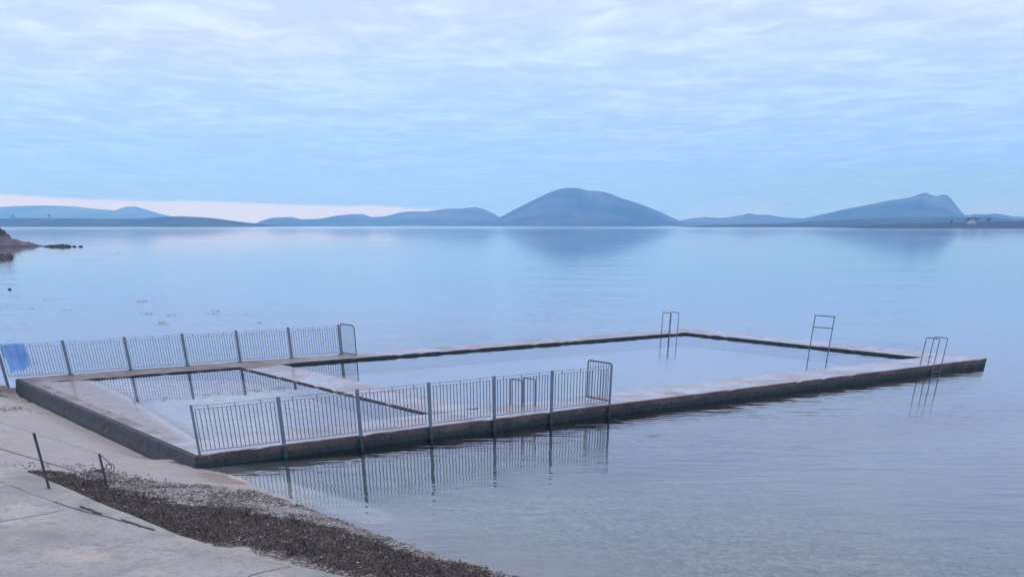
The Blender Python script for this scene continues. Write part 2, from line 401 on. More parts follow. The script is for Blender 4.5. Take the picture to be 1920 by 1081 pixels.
# sea is to the left of travel from far left to near right (cross > 0)
def vnoise(X, Y, sc, seed=0):
    out = np.empty(X.shape); it = np.nditer([X, Y], flags=['multi_index'])
    for x, y in it: out[it.multi_index] = mnoise.noise((float(x)*sc+seed, float(y)*sc, seed*.37))
    return out
def inpoly(X, Y, P):
    r = np.zeros(X.shape, bool); n = len(P)
    for i in range(n):
        x0, y0 = P[i][0], P[i][1]; x1, y1 = P[(i+1) % n][0], P[(i+1) % n][1]
        if y0 == y1: continue
        c = ((y0 > Y) != (y1 > Y)) & (X < (x1-x0)*(Y-y0)/(y1-y0)+x0)
        r ^= c
    return r
weed_px = [(70, 892), (120, 891), (168, 906), (235, 930), (300, 946), (360, 955), (416, 952), (470, 962), (572, 974), (657, 998), (741, 1026), (854, 1051), (966, 1076), (1100, 1120),
           (900, 1130), (720, 1088), (650, 1072), (560, 1052), (500, 1034), (440, 1030), (330, 1020), (225, 985), (130, 945), (50, 900), (40, 886)]
weedP = [tuple(G(x, y, -.12)[:2]) for x, y in weed_px]
grav_px = [(150, 880), (215, 888), (300, 905), (400, 905), (470, 908), (540, 926), (622, 954), (725, 992), (830, 1026), (1000, 1074), (1220, 1150), (700, 1200), (560, 1066), (430, 1020), (230, 960)]
gravP = [tuple(G(x, y, -.15)[:2]) for x, y in grav_px]
rustP = [tuple(G(x, y, -.28)[:2]) for x, y in [(355, 884), (420, 886), (500, 880), (540, 885), (480, 905), (430, 912), (380, 905)]]
rampP = [tuple(G(x, y, -.32)[:2]) for x, y in [(430, 884), (520, 897), (600, 920), (680, 944), (745, 963), (728, 978), (700, 990), (655, 974), (600, 953), (540, 932), (470, 908), (420, 896)]]
def ground_h(X, Y):
    d = sdist(X, Y)
    land = WL + .05 + .055*np.clip(-d, 0, 5.5) + .015*np.clip(-d-5.5, 0, 30)
    land = np.where(-d < 1, WL + .10*np.clip(-d, 0, 1)*.5 + .055*np.clip(-d, 0, 1), land)
    sea = WL - .03*np.clip(d, 0, 1.6) - .05*np.clip(d-1.6, 0, 6) - .012*np.clip(d-7.6, 0, 40)
    h = np.where(d > 0, sea, np.minimum(land, .10))
    s = (X-A0.x)*U.x + (Y-A0.y)*U.y; tt = (X-A0.x)*V.x + (Y-A0.y)*V.y
    inside = (s > .5) & (s < 34.8) & (tt > .5) & (tt < 17.5)
    h = np.where(inside, np.minimum(h, -1.7), h)
    sm = lambda v: np.clip(v, 0, 1)**2*(3-2*np.clip(v, 0, 1))
    scour = .23*sm((s+1.5)/1.2)*sm((tt-1.2)/2.2)*sm((18.3-tt)/.6)*(s < .6)
    h = np.where(inside, h, h-scour)
    return h, d, inside
def axis(lo, hi, step, far_lo, far_hi, grow=1.25):
    a = list(np.arange(lo, hi+1e-6, step)); st = step
    while a[-1] < far_hi: st *= grow; a.append(min(a[-1]+st, far_hi))
    st = step
    while a[0] > far_lo: st *= grow; a.insert(0, max(a[0]-st, far_lo))
    return np.array(a)
xs = axis(-20, 9, .16, -14000, 14000); ys = axis(9, 34, .16, -300, 15000)
X, Y = np.meshgrid(xs, ys)
Hh, D, INS = ground_h(X, Y)
near = (np.abs(X) < 60) & (Y < 80) & (Y > 0)
nz1 = np.zeros(X.shape); idx = np.argwhere(near)
for i, j in idx:
    p = (float(X[i, j]), float(Y[i, j]), 0)
    nz1[i, j] = .6*mnoise.noise(Vector(p)*.9) + .4*mnoise.noise(Vector(p)*3.1)
W1 = inpoly(X, Y, weedP).astype(float); G1 = inpoly(X, Y, gravP).astype(float); R1 = inpoly(X, Y, rustP).astype(float)
def blur(a, k):
    for _ in range(k):
        b_ = a.copy(); b_[1:-1, 1:-1] = (a[1:-1, 1:-1]*2+a[2:, 1:-1]+a[:-2, 1:-1]+a[1:-1, 2:]+a[1:-1, :-2])/6; a = b_
    return a
W1 = blur(W1, 14); G1 = blur(G1, 5); R1 = blur(R1, 4); Q1 = blur(inpoly(X, Y, rampP).astype(float), 6)
Hh = np.where(INS, Hh, Hh + nz1*.035*np.clip(np.abs(D)*.8+.25, 0, 1) + W1*.05*(1+nz1))
Hh = np.where((Q1 > .3) & ~INS, np.maximum(Hh, -.318+nz1*.008), Hh)
s_a = (X-A0.x)*U.x + (Y-A0.y)*U.y; t_a = (X-A0.x)*V.x + (Y-A0.y)*V.y
B1 = np.clip((t_a+8.5)/4, 0, 1)*np.clip((s_a-.3)/1.2, 0, 1)*np.clip((44-s_a)/18, 0, 1)*np.clip((D-.25)/.5, 0, 1)*(1-Q1)  # bed colour darkened by the near wall to strengthen the fence reflection
me = bpy.data.meshes.new('ground')
ny, nx = X.shape
co = np.stack([X, Y, Hh], -1).reshape(-1, 3)
ii = np.arange(ny*nx).reshape(ny, nx)
fc = np.stack([ii[:-1, :-1], ii[:-1, 1:], ii[1:, 1:], ii[1:, :-1]], -1).reshape(-1, 4)
me.from_pydata(co.tolist(), [], fc.tolist())
me.polygons.foreach_set('use_smooth', [True]*len(me.polygons))
for nm, arr in (('gravel', G1), ('weed', W1), ('rust', R1), ('ramp', Q1), ('dark_bed', B1), ('deep', np.clip(D/4.0, 0, 12))):
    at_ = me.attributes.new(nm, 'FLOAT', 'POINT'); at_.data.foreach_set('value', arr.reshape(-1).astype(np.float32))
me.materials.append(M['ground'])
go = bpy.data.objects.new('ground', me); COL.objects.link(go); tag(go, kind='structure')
def gz(x, y):
    """height of the ground sheet at a point (bilinear)"""
    i = int(np.clip(np.searchsorted(ys, y)-1, 0, ny-2)); j = int(np.clip(np.searchsorted(xs, x)-1, 0, nx-2))
    fy = (y-ys[i])/(ys[i+1]-ys[i]); fx = (x-xs[j])/(xs[j+1]-xs[j])
    return float((Hh[i, j]*(1-fx)+Hh[i, j+1]*fx)*(1-fy) + (Hh[i+1, j]*(1-fx)+Hh[i+1, j+1]*fx)*fy)

# ------------------------------------------------------------------ sea surface with the pool cut out
bm = bmesh.new()
inn = [S(.6, .6, WL), S(34.7, .6, WL), S(34.7, 17.4, WL), S(.2, 17.4, WL), S(-.1, 18.0, WL), S(-1.9, 18.0, WL), S(-1.9, 1.25, WL), S(.6, 1.25, WL)]
far = [Vector((-2000, -290, WL)), Vector((14000, -290, WL)), Vector((14000, 14900, WL)), Vector((-14000, 14900, WL)), Vector((-14000, -290, WL))]
iv = [bm.verts.new(p) for p in inn]; fv = [bm.verts.new(p) for p in far]
es = [bm.edges.new((iv[i], iv[(i+1) % 8])) for i in range(8)] + [bm.edges.new((fv[i], fv[(i+1) % 5])) for i in range(5)]
bmesh.ops.triangle_fill(bm, use_beauty=True, use_dissolve=False, edges=es)
for f in list(bm.faces):
    c = f.calc_center_median(); s_, t_ = loc(c)
    if f.normal.z < 0: f.normal_flip()
tag(obj('sea', bm, M['sea']), kind='structure')
bm = bmesh.new(); q = [S(SD1-.2, T1-.2, WM), S(SR+.2, T1-.2, WM), S(SR+.2, T2+.2, WM), S(SD1-.2, T2+.2, WM)]
bm.faces.new([bm.verts.new(p) for p in q]); tag(obj('swimming_pool_water', bm, M['pool']), kind='structure')
bm = bmesh.new(); q = [S(.1, T1-.2, WK), S(SD0+.2, T1-.2, WK), S(SD0+.2, T2+.2, WK), S(.1, T2+.2, WK)]
bm.faces.new([bm.verts.new(p) for p in q]); tag(obj('paddling_pool_water', bm, M['paddle_water']), kind='structure')

# ------------------------------------------------------------------ the pool
pool = empty('tidal_pool', S(0, 0, WL), 'rectangular concrete sea pool with weedy walls and a dividing wall', 'swimming pool')
def wall(name, s0, s1, t0, t1, along, zb=-1.75, mtl='wall', jit=.026):
    """wall block with worn, slightly uneven edges; along = 's' or 't'"""
    bm = bmesh.new(); gl_ = bm.verts.layers.float.new('grime'); dk_ = bm.verts.layers.float.new('dark'); rn_ = bm.verts.layers.float.new('run')
    Ln = (s1-s0) if along == 's' else (t1-t0)
    n = max(2, int(Ln/.28)); rows = []
    for i in range(n+1):
        f = i/n; row = []
        for k, (e, z) in enumerate(((0, zb), (0, -.30), (0, -.03), (.0, 0), (1, 0), (1, -.03), (1, -.30), (1, zb))):
            if along == 's': s_, t_ = s0+(s1-s0)*f, (t0 if e == 0 else t1)
            else: s_, t_ = (s0 if e == 0 else s1), t0+(t1-t0)*f
            sgn = -1 if e == 0 else 1
            inset = {2: .0, 3: .022, 4: .022, 5: 0}.get(k, 0)
            nn = mnoise.noise(Vector((f*Ln*1.3, k//4*7.3 + s0, t0))) + .6*mnoise.noise(Vector((f*Ln*4.1, k//4*3.3+s0, t0+9)))
            off = sgn*(nn*jit*(1 if 1 <= k <= 6 else 0) - inset)
            zz_ = z + (nn*.35*jit if k in (3, 4) else 0)
            chip = max(0, mnoise.noise(Vector((f*Ln*2.2+31, k//4*5.1, s0+t0)))-.25)*.22
            if k in (3, 4): off -= sgn*chip; zz_ -= chip*.3
            if along == 's': t_ += off
            else: s_ += off
            v_ = bm.verts.new(S(s_, t_, zz_)); row.append(v_)
            v_[rn_] = f*Ln
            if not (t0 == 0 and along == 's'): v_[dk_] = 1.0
            if s1 < 1: v_[gl_] = .3+.65*max(0, min(1, (t_-2)/4))
            if t_ > 15.5: v_[gl_] = .25+.75*max(0, min(1, (14.5-s_)/5))
        rows.append(row)
    for a, b_ in zip(rows, rows[1:]):
        for k in range(7): bm.faces.new((a[k], a[k+1], b_[k+1], b_[k]))
    bm.faces.new(rows[0][::-1]); bm.faces.new(rows[-1])
    bmesh.ops.recalc_face_normals(bm, faces=bm.faces)
    return obj(name, bm, M[mtl], pool)
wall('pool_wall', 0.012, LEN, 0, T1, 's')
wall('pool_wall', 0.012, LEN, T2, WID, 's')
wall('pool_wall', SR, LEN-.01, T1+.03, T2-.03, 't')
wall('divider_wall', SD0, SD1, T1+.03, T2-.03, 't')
# left wall facing the beach, dark weed all over its outer face
wall('beach_wall', 0.0, .42, T1+.03, T2-.03, 't', mtl='wall')
bm = bmesh.new()                           # weed skin on beach face, 3 cm proud
n = 60; prev = None
for i in range(n+1):
    t_ = -.015 + (WID+.03)*i/n
    o_ = .02+.018*abs(mnoise.noise(Vector((t_*2.1, 0, 4)))); lip = -.012-.03*abs(mnoise.noise(Vector((t_*1.1, 3, 4))))
    row = [bm.verts.new(S(.02, t_, lip)), bm.verts.new(S(-o_-.02, t_, lip-.03)), bm.verts.new(S(-o_-.05, t_, -.16)), bm.verts.new(S(-o_-.08-.03*mnoise.noise(Vector((t_*3, 1, 1))), t_, -.30)), bm.verts.new(S(-o_-.14, t_, -.46)), bm.verts.new(S(-o_-.2, t_, -.8)), bm.verts.new(S(.02, t_, -.8))]
    if prev:
        for k in range(7): bm.faces.new((prev[k], prev[(k+1) % 7], row[(k+1) % 7], row[k]))
    else: bm.faces.new(row)
    prev = row
bm.faces.new(prev[::-1]); bmesh.ops.recalc_face_normals(bm, faces=bm.faces)
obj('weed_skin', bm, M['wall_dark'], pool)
# sloping paddling floor
bm = bmesh.new(); wl = bm.verts.layers.float.new('wet'); NS, NT = 60, 90; grid = []
for j in range(NT+1):
    t_ = T1-.05 + (T2-T1+.1)*j/NT; row = []
    for i in range(NS+1):
        s_ = .40 + (SD0-.38)*i/NS
        edge_ = .75 + .12*(t_-1.9) - .035*max(0, t_-11)**1.3
        x = s_ - edge_
        z = -.008 - .042*min(1, max(0, s_-.4)/max(.1, edge_)) - .07*max(0, x) + .007*mnoise.noise(Vector((s_*1.1, t_*1.3, 2))) + .004*mnoise.noise(Vector((s_*4, t_*4, 7)))
        v = bm.verts.new(S(s_, t_, z)); v[wl] = max(0, min(1, (x+.35)/1.1)); row.append(v)
    grid.append(row)
for a, b_ in zip(grid, grid[1:]):
    for i in range(NS): bm.faces.new((a[i], a[i+1], b_[i+1], b_[i]))
obj('paddling_floor', bm, M['paddle'], pool, True)
# deep floor of the swimming part
m, t, b = mat('pool_floor'); n = tnoise(t, 1.2, 5)
L(t, ramp(t, n, [(.3, (.28, .37, .41)), (.7, (.38, .47, .52))]), b.inputs['Base Color'])
bm = bmesh.new(); bm.faces.new([bm.verts.new(p) for p in (S(SD1-.1, T1-.1, -.62), S(SR+.1, T1-.1, -.62), S(SR+.1, T2+.1, -.62), S(SD1-.1, T2+.1, -.62))])
obj('pool_floor', bm, m, pool)

# ------------------------------------------------------------------ promenade
PZ = .15
edge_px = [(75, 893), (150, 926), (240, 963), (340, 1003), (410, 1025), (480, 1046), (560, 1060), (650, 1081)]
E_ = [G(x, y, PZ) for x, y in edge_px]
dE = (E_[-1]-E_[-2]).normalized(); dS = (E_[0]-E_[2]).normalized()
dL = Vector((-.72, .69, 0)).normalized()
E_ = [E_[0]+dL*60, E_[0]+dL*8] + E_ + [E_[-1]+dE*6, E_[-1]+dE*14 + Vector((0, -6, 0))]
joint_px = [(-30, 893), (0, 903), (60, 927), (130, 951), (215, 973), (300, 1003), (390, 1037), (470, 1063), (540, 1081)]
J_ = [G(x, y, PZ) for x, y in joint_px]
J_ = [J_[0]+dL*60] + J_ + [J_[-1]+dE*14 + Vector((0, -6, 0))]
def slab(polys, name, mtl, z0=.0, kind='structure'):
    bm = bmesh.new()
    for P in polys:
        tp = [bm.verts.new(Vector((p[0], p[1], PZ+z0))) for p in P]; bt = [bm.verts.new(Vector((p[0], p[1], PZ-.6))) for p in P]
        f = bm.faces.new(tp)
        for i in range(len(P)):
            k = (i+1) % len(P); bm.faces.new((tp[i], bt[i], bt[k], tp[k]))
        bmesh.ops.triangulate(bm, faces=[f])
    bmesh.ops.recalc_face_normals(bm, faces=bm.faces)
    return tag(obj(name, bm, mtl), kind=kind)
def rough_line(P, amp=.02, step=.25):
    out = []
    for a, b_ in zip(P, P[1:]):
        n = min(60, max(1, int((b_-a).length/step)))
        for i in range(n):
            p = a.lerp(b_, i/n); nn = mnoise.noise(p*1.7)+.5*mnoise.noise(p*5.3)
            q = (b_-a).normalized(); out.append(p + Vector((-q.y, q.x, 0))*nn*amp)
    out.append(P[-1]); return out
Er = rough_line(E_, .035); Jr = rough_line(J_, .012)
gapv = Vector((.6, .8, 0))*.06
kerb = Er + [p+gapv*(.04+.96*max(0, min(1, (-6.6-p.x)/.8))*(.7+.5*mnoise.noise(p*2.3))) for p in reversed(Jr)]
slab([kerb], 'promenade_edge', M['prom'])
back = [Vector((60, -40, 0)), Vector((-120, -40, 0)), Vector((-120, 60, 0))]
slab([Jr + back[0:1] + back[1:2] + back[2:3]], 'promenade', M['prom'], .012)
# narrow cracks across the slabs: thin dark filled joints laid 4 mm above
m, t, b = mat('joint_filler'); b.inputs['Base Color'].default_value = (.035, .033, .03, 1); b.inputs['Roughness'].default_value = .95
bm = bmesh.new()
for pts, w_ in (([(-20, 981), (40, 970), (90, 962), (122, 955)], .02), ([(430, 1100), (470, 1078), (512, 1066), (545, 1060)], .02), ([(150, 947), (165, 953), (190, 962)], .07), ([(225, 972), (262, 985), (290, 992)], .05), ([(100, 940), (150, 956), (200, 968), (240, 980)], .028)):
    PP = rough_line([G(x, y, PZ+.017) for x, y in pts], .03, .12); pr = None
    for i, p in enumerate(PP):
        q = PP[min(i+1, len(PP)-1)]-PP[max(i-1, 0)]; q.normalize(); sd_ = Vector((-q.y, q.x, 0))*w_*(.35+.65*abs(math.sin(i*1.7)))*.6
        cur = (bm.verts.new(p-sd_), bm.verts.new(p+sd_))
        if pr: bm.faces.new((pr[0], cur[0], cur[1], pr[1]))
        pr = cur
tag(obj('promenade_joints', bm, m), kind='structure')

# ------------------------------------------------------------------ fences
def panel(parent, a, b_, nb=19):
    """a, b_ : deck points at the two posts; bars, pale rail, thin top wire"""
    d = (b_-a); Ld = d.length; d.normalize(); nrm = Vector((-d.y, d.x, 0))
    bm = bmesh.new()
    for i in range(nb):
        x = (i+.5)/nb*Ld; tall = (i % 6 == 3)
        p = a + d*x
        z1 = 1.07 if tall else .985
        lean = random.uniform(-.006, .006)
        box(bm, p+ZZ*((z1+.055)/2)+d*lean, (.0085, .0085, (z1-.055)/2), (d, nrm, (ZZ+d*lean*1.2).normalized()))
    pn = obj('railing_panel', bm, M['bar'], parent)
    bm = bmesh.new(); tube(bm, [a+ZZ*1.0+d*.03, a.lerp(b_, .5)+ZZ*.995, b_+ZZ*1.0-d*.03], .011, 6); obj_child(bm, 'top_rail', M['rail_pale'], pn)
    bm = bmesh.new(); box(bm, a.lerp(b_, .5)+ZZ*.075, (Ld/2-.03, .010, .016), (d, nrm, ZZ)); obj_child(bm, 'bottom_rail', M['rail_pale'], pn)
    bm = bmesh.new(); tube(bm, [a+ZZ*1.075, a.lerp(b_, .33)+ZZ*1.06, a.lerp(b_, .66)+ZZ*1.062, b_+ZZ*1.075], .005, 5); obj_child(bm, 'top_wire', M['bar'], pn)
    return pn
def obj_child(bm, name, m_, par):
    me_ = bpy.data.meshes.new(name); bm.normal_update(); bm.to_mesh(me_); bm.free(); me_.materials.append(m_)
    o = bpy.data.objects.new(name, me_); COL.objects.link(o); o.parent = par; 
    o.matrix_parent_inverse = Matrix.Identity(4) if par.parent is None else Matrix.Translation(-Vector(par.parent.location)) @ Matrix.Identity(4)
    o.matrix_parent_inverse = PARW(par).inverted()
    return o
def PARW(o):
    """world matrix of an unrotated parented object before depsgraph update"""
    if o.parent is None: return Matrix.Translation(o.location)
    return PARW(o.parent) @ o.matrix_parent_inverse @ Matrix.Translation(o.location)
def post(parent, p, w, d_, z0, z1, m_, name='post'):
    bm = bmesh.new(); box(bm, p+ZZ*((z0+z1)/2), (w/2, d_/2, (z1-z0)/2), (U, V, ZZ))
    bmesh.ops.bevel(bm, geom=list(bm.edges), offset=.006, segments=1, affect='EDGES')
    return obj(name, bm, m_, parent)

# near fence, bolted to the seaward face
nf = empty('metal_fence', S(0.08, -.03, 0), 'grey vertical-bar fence along the near wall of the pool', 'fence', 'fences of the paddling pool')
ns_ = [.10, 2.35, 4.62, 6.87, 9.1, 11.25, 13.62]; tn = -.045
for i, s_ in enumerate(ns_):
    if i == 0: post(nf, S(s_, .03), .055, .055, 0.0, 1.10, M['post'])
    else: post(nf, S(s_, tn-.02), .095 if i < 6 else .06, .055, -.42, 1.11, M['post_weed'])
for s_ in ns_[1:]:
    for z_ in (-.07, -.27):
        bm = bmesh.new(); box(bm, S(s_, tn+.018, z_), (.085, .035, .02), (U, V, ZZ)); obj('fixing_bracket', bm, M['dark_iron'], nf)
for a, b_ in zip(ns_, ns_[1:]): panel(nf, S(a+.03, .035 if a < 1 else .03), S(b_-.03, .03))
# end panel turned inwards over the wall
def end_panel(parent, p0, p1, z0, z1, nb, r, bw=.007):
    d = (p1-p0).normalized(); nrm = Vector((-d.y, d.x, 0))
    bm = bmesh.new()
    loop = bend([p0+ZZ*z0, p0+ZZ*z1, p1+ZZ*z1, p1+ZZ*z0], r)
    tube(bm, loop, .021, 8); tube(bm, [p0+ZZ*z0, p1+ZZ*z0], .021, 8)
    fr_ = obj('end_panel', bm, M['dark_iron'], parent)
    bm = bmesh.new(); Ld = (p1-p0).length
    for i in range(1, nb):
        x = i/nb*Ld; box(bm, p0+d*x+ZZ*(z0+z1)/2, (bw, bw, (z1-z0)/2-.012), (d, nrm, ZZ))
    obj_child(bm, 'bars', M['bar'], fr_)
    return fr_
end_panel(nf, S(13.70, .02), S(13.72, 1.18), .10, 1.13, 9, .10)
# far fence
ff = empty('metal_fence', S(-.3, 17.9, 0), 'grey vertical-bar fence along the far wall of the pool, towel hanging on it', 'fence', 'fences of the paddling pool')
fs_ = [-.36, 1.95, 4.27, 6.58, 8.87, 11.22, 13.60]; tf = 17.93
for i, s_ in enumerate(fs_):
    post(ff, S(s_, tf + (.1 if i == 0 else 0)), .105 if i < 6 else .07, .055, -.30 if i == 0 else -.01, 1.12, M['post'])
for s_ in fs_[1:]:
    bm = bmesh.new(); box(bm, S(s_, tf, .008), (.10, .06, .012), (U, V, ZZ)); obj('base_plate', bm, M['dark_iron'], ff)
for a, b_ in zip(fs_, fs_[1:]): panel(ff, S(a+.05, tf), S(b_-.05, tf), 20)
end_panel(ff, S(13.68, 17.93), S(13.74, 16.75), .06, 1.15, 15, .20, .0035)

# ------------------------------------------------------------------ towel over the far fence
m, t, b = mat('blue_towel'); n = tnoise(t, 30, 4); n2_ = tnoise(t, 5, 3, stretch=(1, 1, .3))
L(t, ramp(t, n2_, [(.3, (.36, .64, .95)), (.7, (.52, .76, .98))]), b.inputs['Base Color']); b.inputs['Roughness'].default_value = .95
bump(t, b, n, .01)
bm = bmesh.new(); nu, nv = 22, 26; gr = []
for j in range(nv+1):
    row = []
    for i in range(nu+1):
        u_ = i/nu; v_ = j/nv*1.42            # v along cloth: 0 back hem .. over the wire at .45 .. front hem
        s_ = -.24 + u_*.80
        fold = .035*math.sin(u_*17+1)*min(1, abs(v_-.45)*2.4) + .02*math.sin(u_*31+v_*3)*min(1, abs(v_-.45)*2)
        if v_ < .40: z = 1.10-(.40-v_); to = .045
        elif v_ < .50: a_ = (v_-.40)/.10*math.pi; z = 1.10+.02*math.sin(a_); to = .045*math.cos(a_)
        else: z = 1.10-(v_-.50); to = -.045-.03*min(1, (v_-.5)*3)
        if v_ > .5: z += .16*(u_)*(v_-.5)/.9 + .04*math.sin(u_*9)*(v_-.5); s_ += .06*(v_-.5)
        row.append(bm.verts.new(S(s_, tf-.02+to + fold*(-1 if v_ > .45 else 1), z)))
    gr.append(row)
for a, b_ in zip(gr, gr[1:]):
    for i in range(nu): bm.faces.new((a[i], a[i+1], b_[i+1], b_[i]))
bmesh.ops.solidify(bm, geom=list(bm.faces), thickness=.008)
tag(obj('towel', bm, m, None, True), 'bright blue towel hung over the left end of the far fence', 'towel')

# ------------------------------------------------------------------ pool ladders
def ladder(name_label, s_, t_, dirv, width, zt, run, zb, slant=0.0, r=.021, group='pool ladders', lwater=0.0):
    """two hoops: foot on the deck at (s_,t_), over and down into the water along dirv (+-V or +-U)"""
    side = U if abs(dirv.dot(U)) < .5 else V
    base = S(s_, t_, 0)
    root = empty('pool_ladder', base, name_label, 'ladder', group)
    for k in (-.5, .5):
        o = base + side*k*width
        pts = [o+ZZ*.0, o+ZZ*zt + dirv*slant, o+dirv*run+ZZ*(zt-.01), o+dirv*(run+lwater)+ZZ*zb]
        bm = bmesh.new(); tube(bm, bend(pts, .07, 5), r, 8); obj('handrail', bm, M['steel'], root)
        bm = bmesh.new(); tube(bm, [o+ZZ*.0, o+ZZ*.012], .045, 10); obj('foot_plate', bm, M['steel'], root)
    for z in (-.25, -.52, -.8):
        if z > zb:
            bm = bmesh.new(); c = base+dirv*(run+lwater*(zt-z)/(zt-zb))+ZZ*z
            box(bm, c, (width/2, .03, .012), (side, dirv, ZZ)); obj('rung', bm, M['steel'], root)
    return root
ladder('steel two-hoop ladder behind the near fence', 11.42, 1.30, V, .50, .72, .62, -.95)
ladder('tall steel two-hoop ladder on the far wall near its far corner', 32.15, 16.55, -V, .55, .95, .62, -1.0)
ladder('steel two-hoop ladder on the sea side of the near wall, rightmost of all', 31.55, .55, -V, .55, .92, .62, -1.0)
# tall frame on the right-hand end wall
lf = empty('ladder_frame', S(33.3, 7.3, 0), 'tall plain steel frame with two crossbars, by the right end wall', 'ladder')
for tt_ in (7.88, 6.78):
    bm = bmesh.new(); tube(bm, [S(33.27, tt_, -1.3), S(33.30, tt_, 1.22)], .026, 8); obj('upright', bm, M['steel'], lf)
for z in (1.22, .76, -.3, -.65):
    bm = bmesh.new(); tube(bm, [S(33.295, 7.92, z), S(33.295, 6.74, z)], .022, 8); obj('crossbar', bm, M['steel'], lf)
for tt_ in (7.88, 6.78):
    bm = bmesh.new(); tube(bm, [S(33.28, tt_, -.045), S(33.42, tt_, -.045)], .02, 8); obj('bracket', bm, M['steel'], lf)

# ------------------------------------------------------------------ handrail of the beach steps
p1 = G(92, 915, PZ); p2 = G(202, 917, -.10)
p1t = p1+ZZ*1.05; p2t = p2+ZZ*.72
hr = empty('beach_handrail', p1, 'thin rusty handrail with a scrolled end leading down onto the sand', 'handrail')
bm = bmesh.new(); tube(bm, [p1-ZZ*.25, p1t], .030, 8); obj('post', bm, M['dark_iron'], hr)
bm = bmesh.new(); tube(bm, [p2-ZZ*.35, p2t], .028, 8); obj('post', bm, M['dark_iron'], hr)
dd = (p1t-p2t)
bm = bmesh.new(); tube(bm, [p2t, p1t, p1t+dd*1.6], .006, 6); obj('top_rail', bm, M['rail_pale'], hr)
l1, l2 = p1+ZZ*.53, p2+ZZ*.20
bm = bmesh.new(); tube(bm, [l2, l1, l1+(l1-l2)*1.6], .011, 6); obj('lower_rail', bm, M['steel'], hr)
# scroll
sx = (Vector((1, -.15, 0))).normalized(); cpos = p2t+sx*.17-ZZ*.26
pts = [p2t, p2t+sx*.12-ZZ*.10, p2t+sx*.22-ZZ*.20]
for k in range(26):
    a_ = .55-k*.36; rr = .115*(1-k/34)
    pts.append(cpos+sx*math.cos(a_)*rr+ZZ*math.sin(a_)*rr)
bm = bmesh.new(); tube(bm, pts, .010, 6); obj('scroll', bm, M['dark_iron'], hr)

# ------------------------------------------------------------------ shingle and weed on the beach (uncountable)
def samp(A_, x, y):
    i = int(np.clip(np.searchsorted(ys, y)-1, 0, ny-2)); j = int(np.clip(np.searchsorted(xs, x)-1, 0, nx-2)); return float(A_[i, j])
def grow(P, k=.6):
    c = Vector((sum(p[0] for p in P)/len(P), sum(p[1] for p in P)/len(P)))
    x0, x1, y0, y1 = min(p[0] for p in P)-k, max(p[0] for p in P)+k, min(p[1] for p in P)-k, max(p[1] for p in P)+k
    return [(x0, y0), (x1, y0), (x1, y1), (x0, y1)]
def in_one(x, y, P): return bool(inpoly(np.array([x]), np.array([y]), P)[0])
def bounds(P): a = np.array(P); return a[:, 0].min(), a[:, 0].max(), a[:, 1].min(), a[:, 1].max()
def scatter(P, n, ymin=12.0):
    x0, x1, y0, y1 = bounds(P); y0 = max(y0, ymin)
    X_ = rng.uniform(x0, x1, n*4); Y_ = rng.uniform(y0, y1, n*4); ok = inpoly(X_, Y_, P)
    return list(zip(X_[ok][:n], Y_[ok][:n]))
def mesh_np(name, V_, F_, mtl, smooth=False):
    me_ = bpy.data.meshes.new(name); me_.from_pydata(V_, [], F_); me_.materials.append(mtl)
    if smooth: me_.polygons.foreach_set('use_smooth', [True]*len(me_.polygons))
    o = bpy.data.objects.new(name, me_); COL.objects.link(o); return o
def strands(pts, rad=(.03, .10), hgt=.05, k=(2, 4)):
    V_, F_ = [], []
    for x, y in pts:
        z0 = gz(x, y)
        for _ in range(random.randint(*k)):
            a_ = random.uniform(0, 6.28); ln_ = random.uniform(*rad); w_ = random.uniform(.004, .011)
            cx_, cy_ = x+random.uniform(-.05, .05), y+random.uniform(-.05, .05); b0 = len(V_)
            hz = random.uniform(.01, hgt); a2 = a_+random.uniform(-.8, .8)
            pts_ = [(cx_, cy_, z0+.002), (cx_+math.cos(a_)*ln_*.5, cy_+math.sin(a_)*ln_*.5, z0+hz), (cx_+math.cos(a_)*ln_*.5+math.cos(a2)*ln_*.5, cy_+math.sin(a_)*ln_*.5+math.sin(a2)*ln_*.5, z0+hz*random.uniform(0, .6))]
            for q in pts_:
                V_.append((q[0]-math.sin(a_)*w_, q[1]+math.cos(a_)*w_, q[2])); V_.append((q[0]+math.sin(a_)*w_, q[1]-math.cos(a_)*w_, q[2]+.006))
            F_ += [(b0, b0+1, b0+3, b0+2), (b0+2, b0+3, b0+5, b0+4)]
    return V_, F_
m, t, b = mat('dry_seaweed')
n = tnoise(t, 5, 3); n2_ = tnoise(t, 40, 2)
c = ramp(t, n2_, [(.3, (.030, .019, .018)), (.55, (.066, .044, .036)), (.75, (.15, .10, .06))]); L(t, c, b.inputs['Base Color'])
n3_ = tnoise(t, 1.1, 4, .65)
L(t, mixc(t, mathn(t, 'MULTIPLY', maprange(t, n3_, .50, .66), .35), c, (.14, .105, .075)), b.inputs['Base Color'])
b.inputs['Roughness'].default_value = .6
M['kelp'] = m
sp = [p for p in scatter(grow(weedP), 60000) if p[1] > 12 and samp(W1, *p) > .06 and samp(W1, *p)*1.25-.55 + .55*mnoise.noise(Vector((p[0]*.9, p[1]*1.5, 5)))+.35*mnoise.noise(Vector((p[0]*3, p[1]*4, 6))) > 0]
V_, F_ = strands(sp, (.02, .07), .035, (1, 3))
lg = [p for p in scatter(grow(weedP), 9000) if samp(W1, *p) > .35 and mnoise.noise(Vector((p[0]*1.7, p[1]*2.2, 15))) > .18]
V2, F2 = strands(lg, (.08, .22), .10, (2, 4)); o_ = len(V_)
V_ += V2; F_ += [tuple(i+o_ for i in f) for f in F2]
sp2 = []
for x, y in scatter(gravP, 9000):                # clumped bits among the shingle
    if mnoise.noise(Vector((x*.9, y*2.2, 3)))+.6*mnoise.noise(Vector((x*3, y*5, 8))) > .12: sp2.append((x, y))
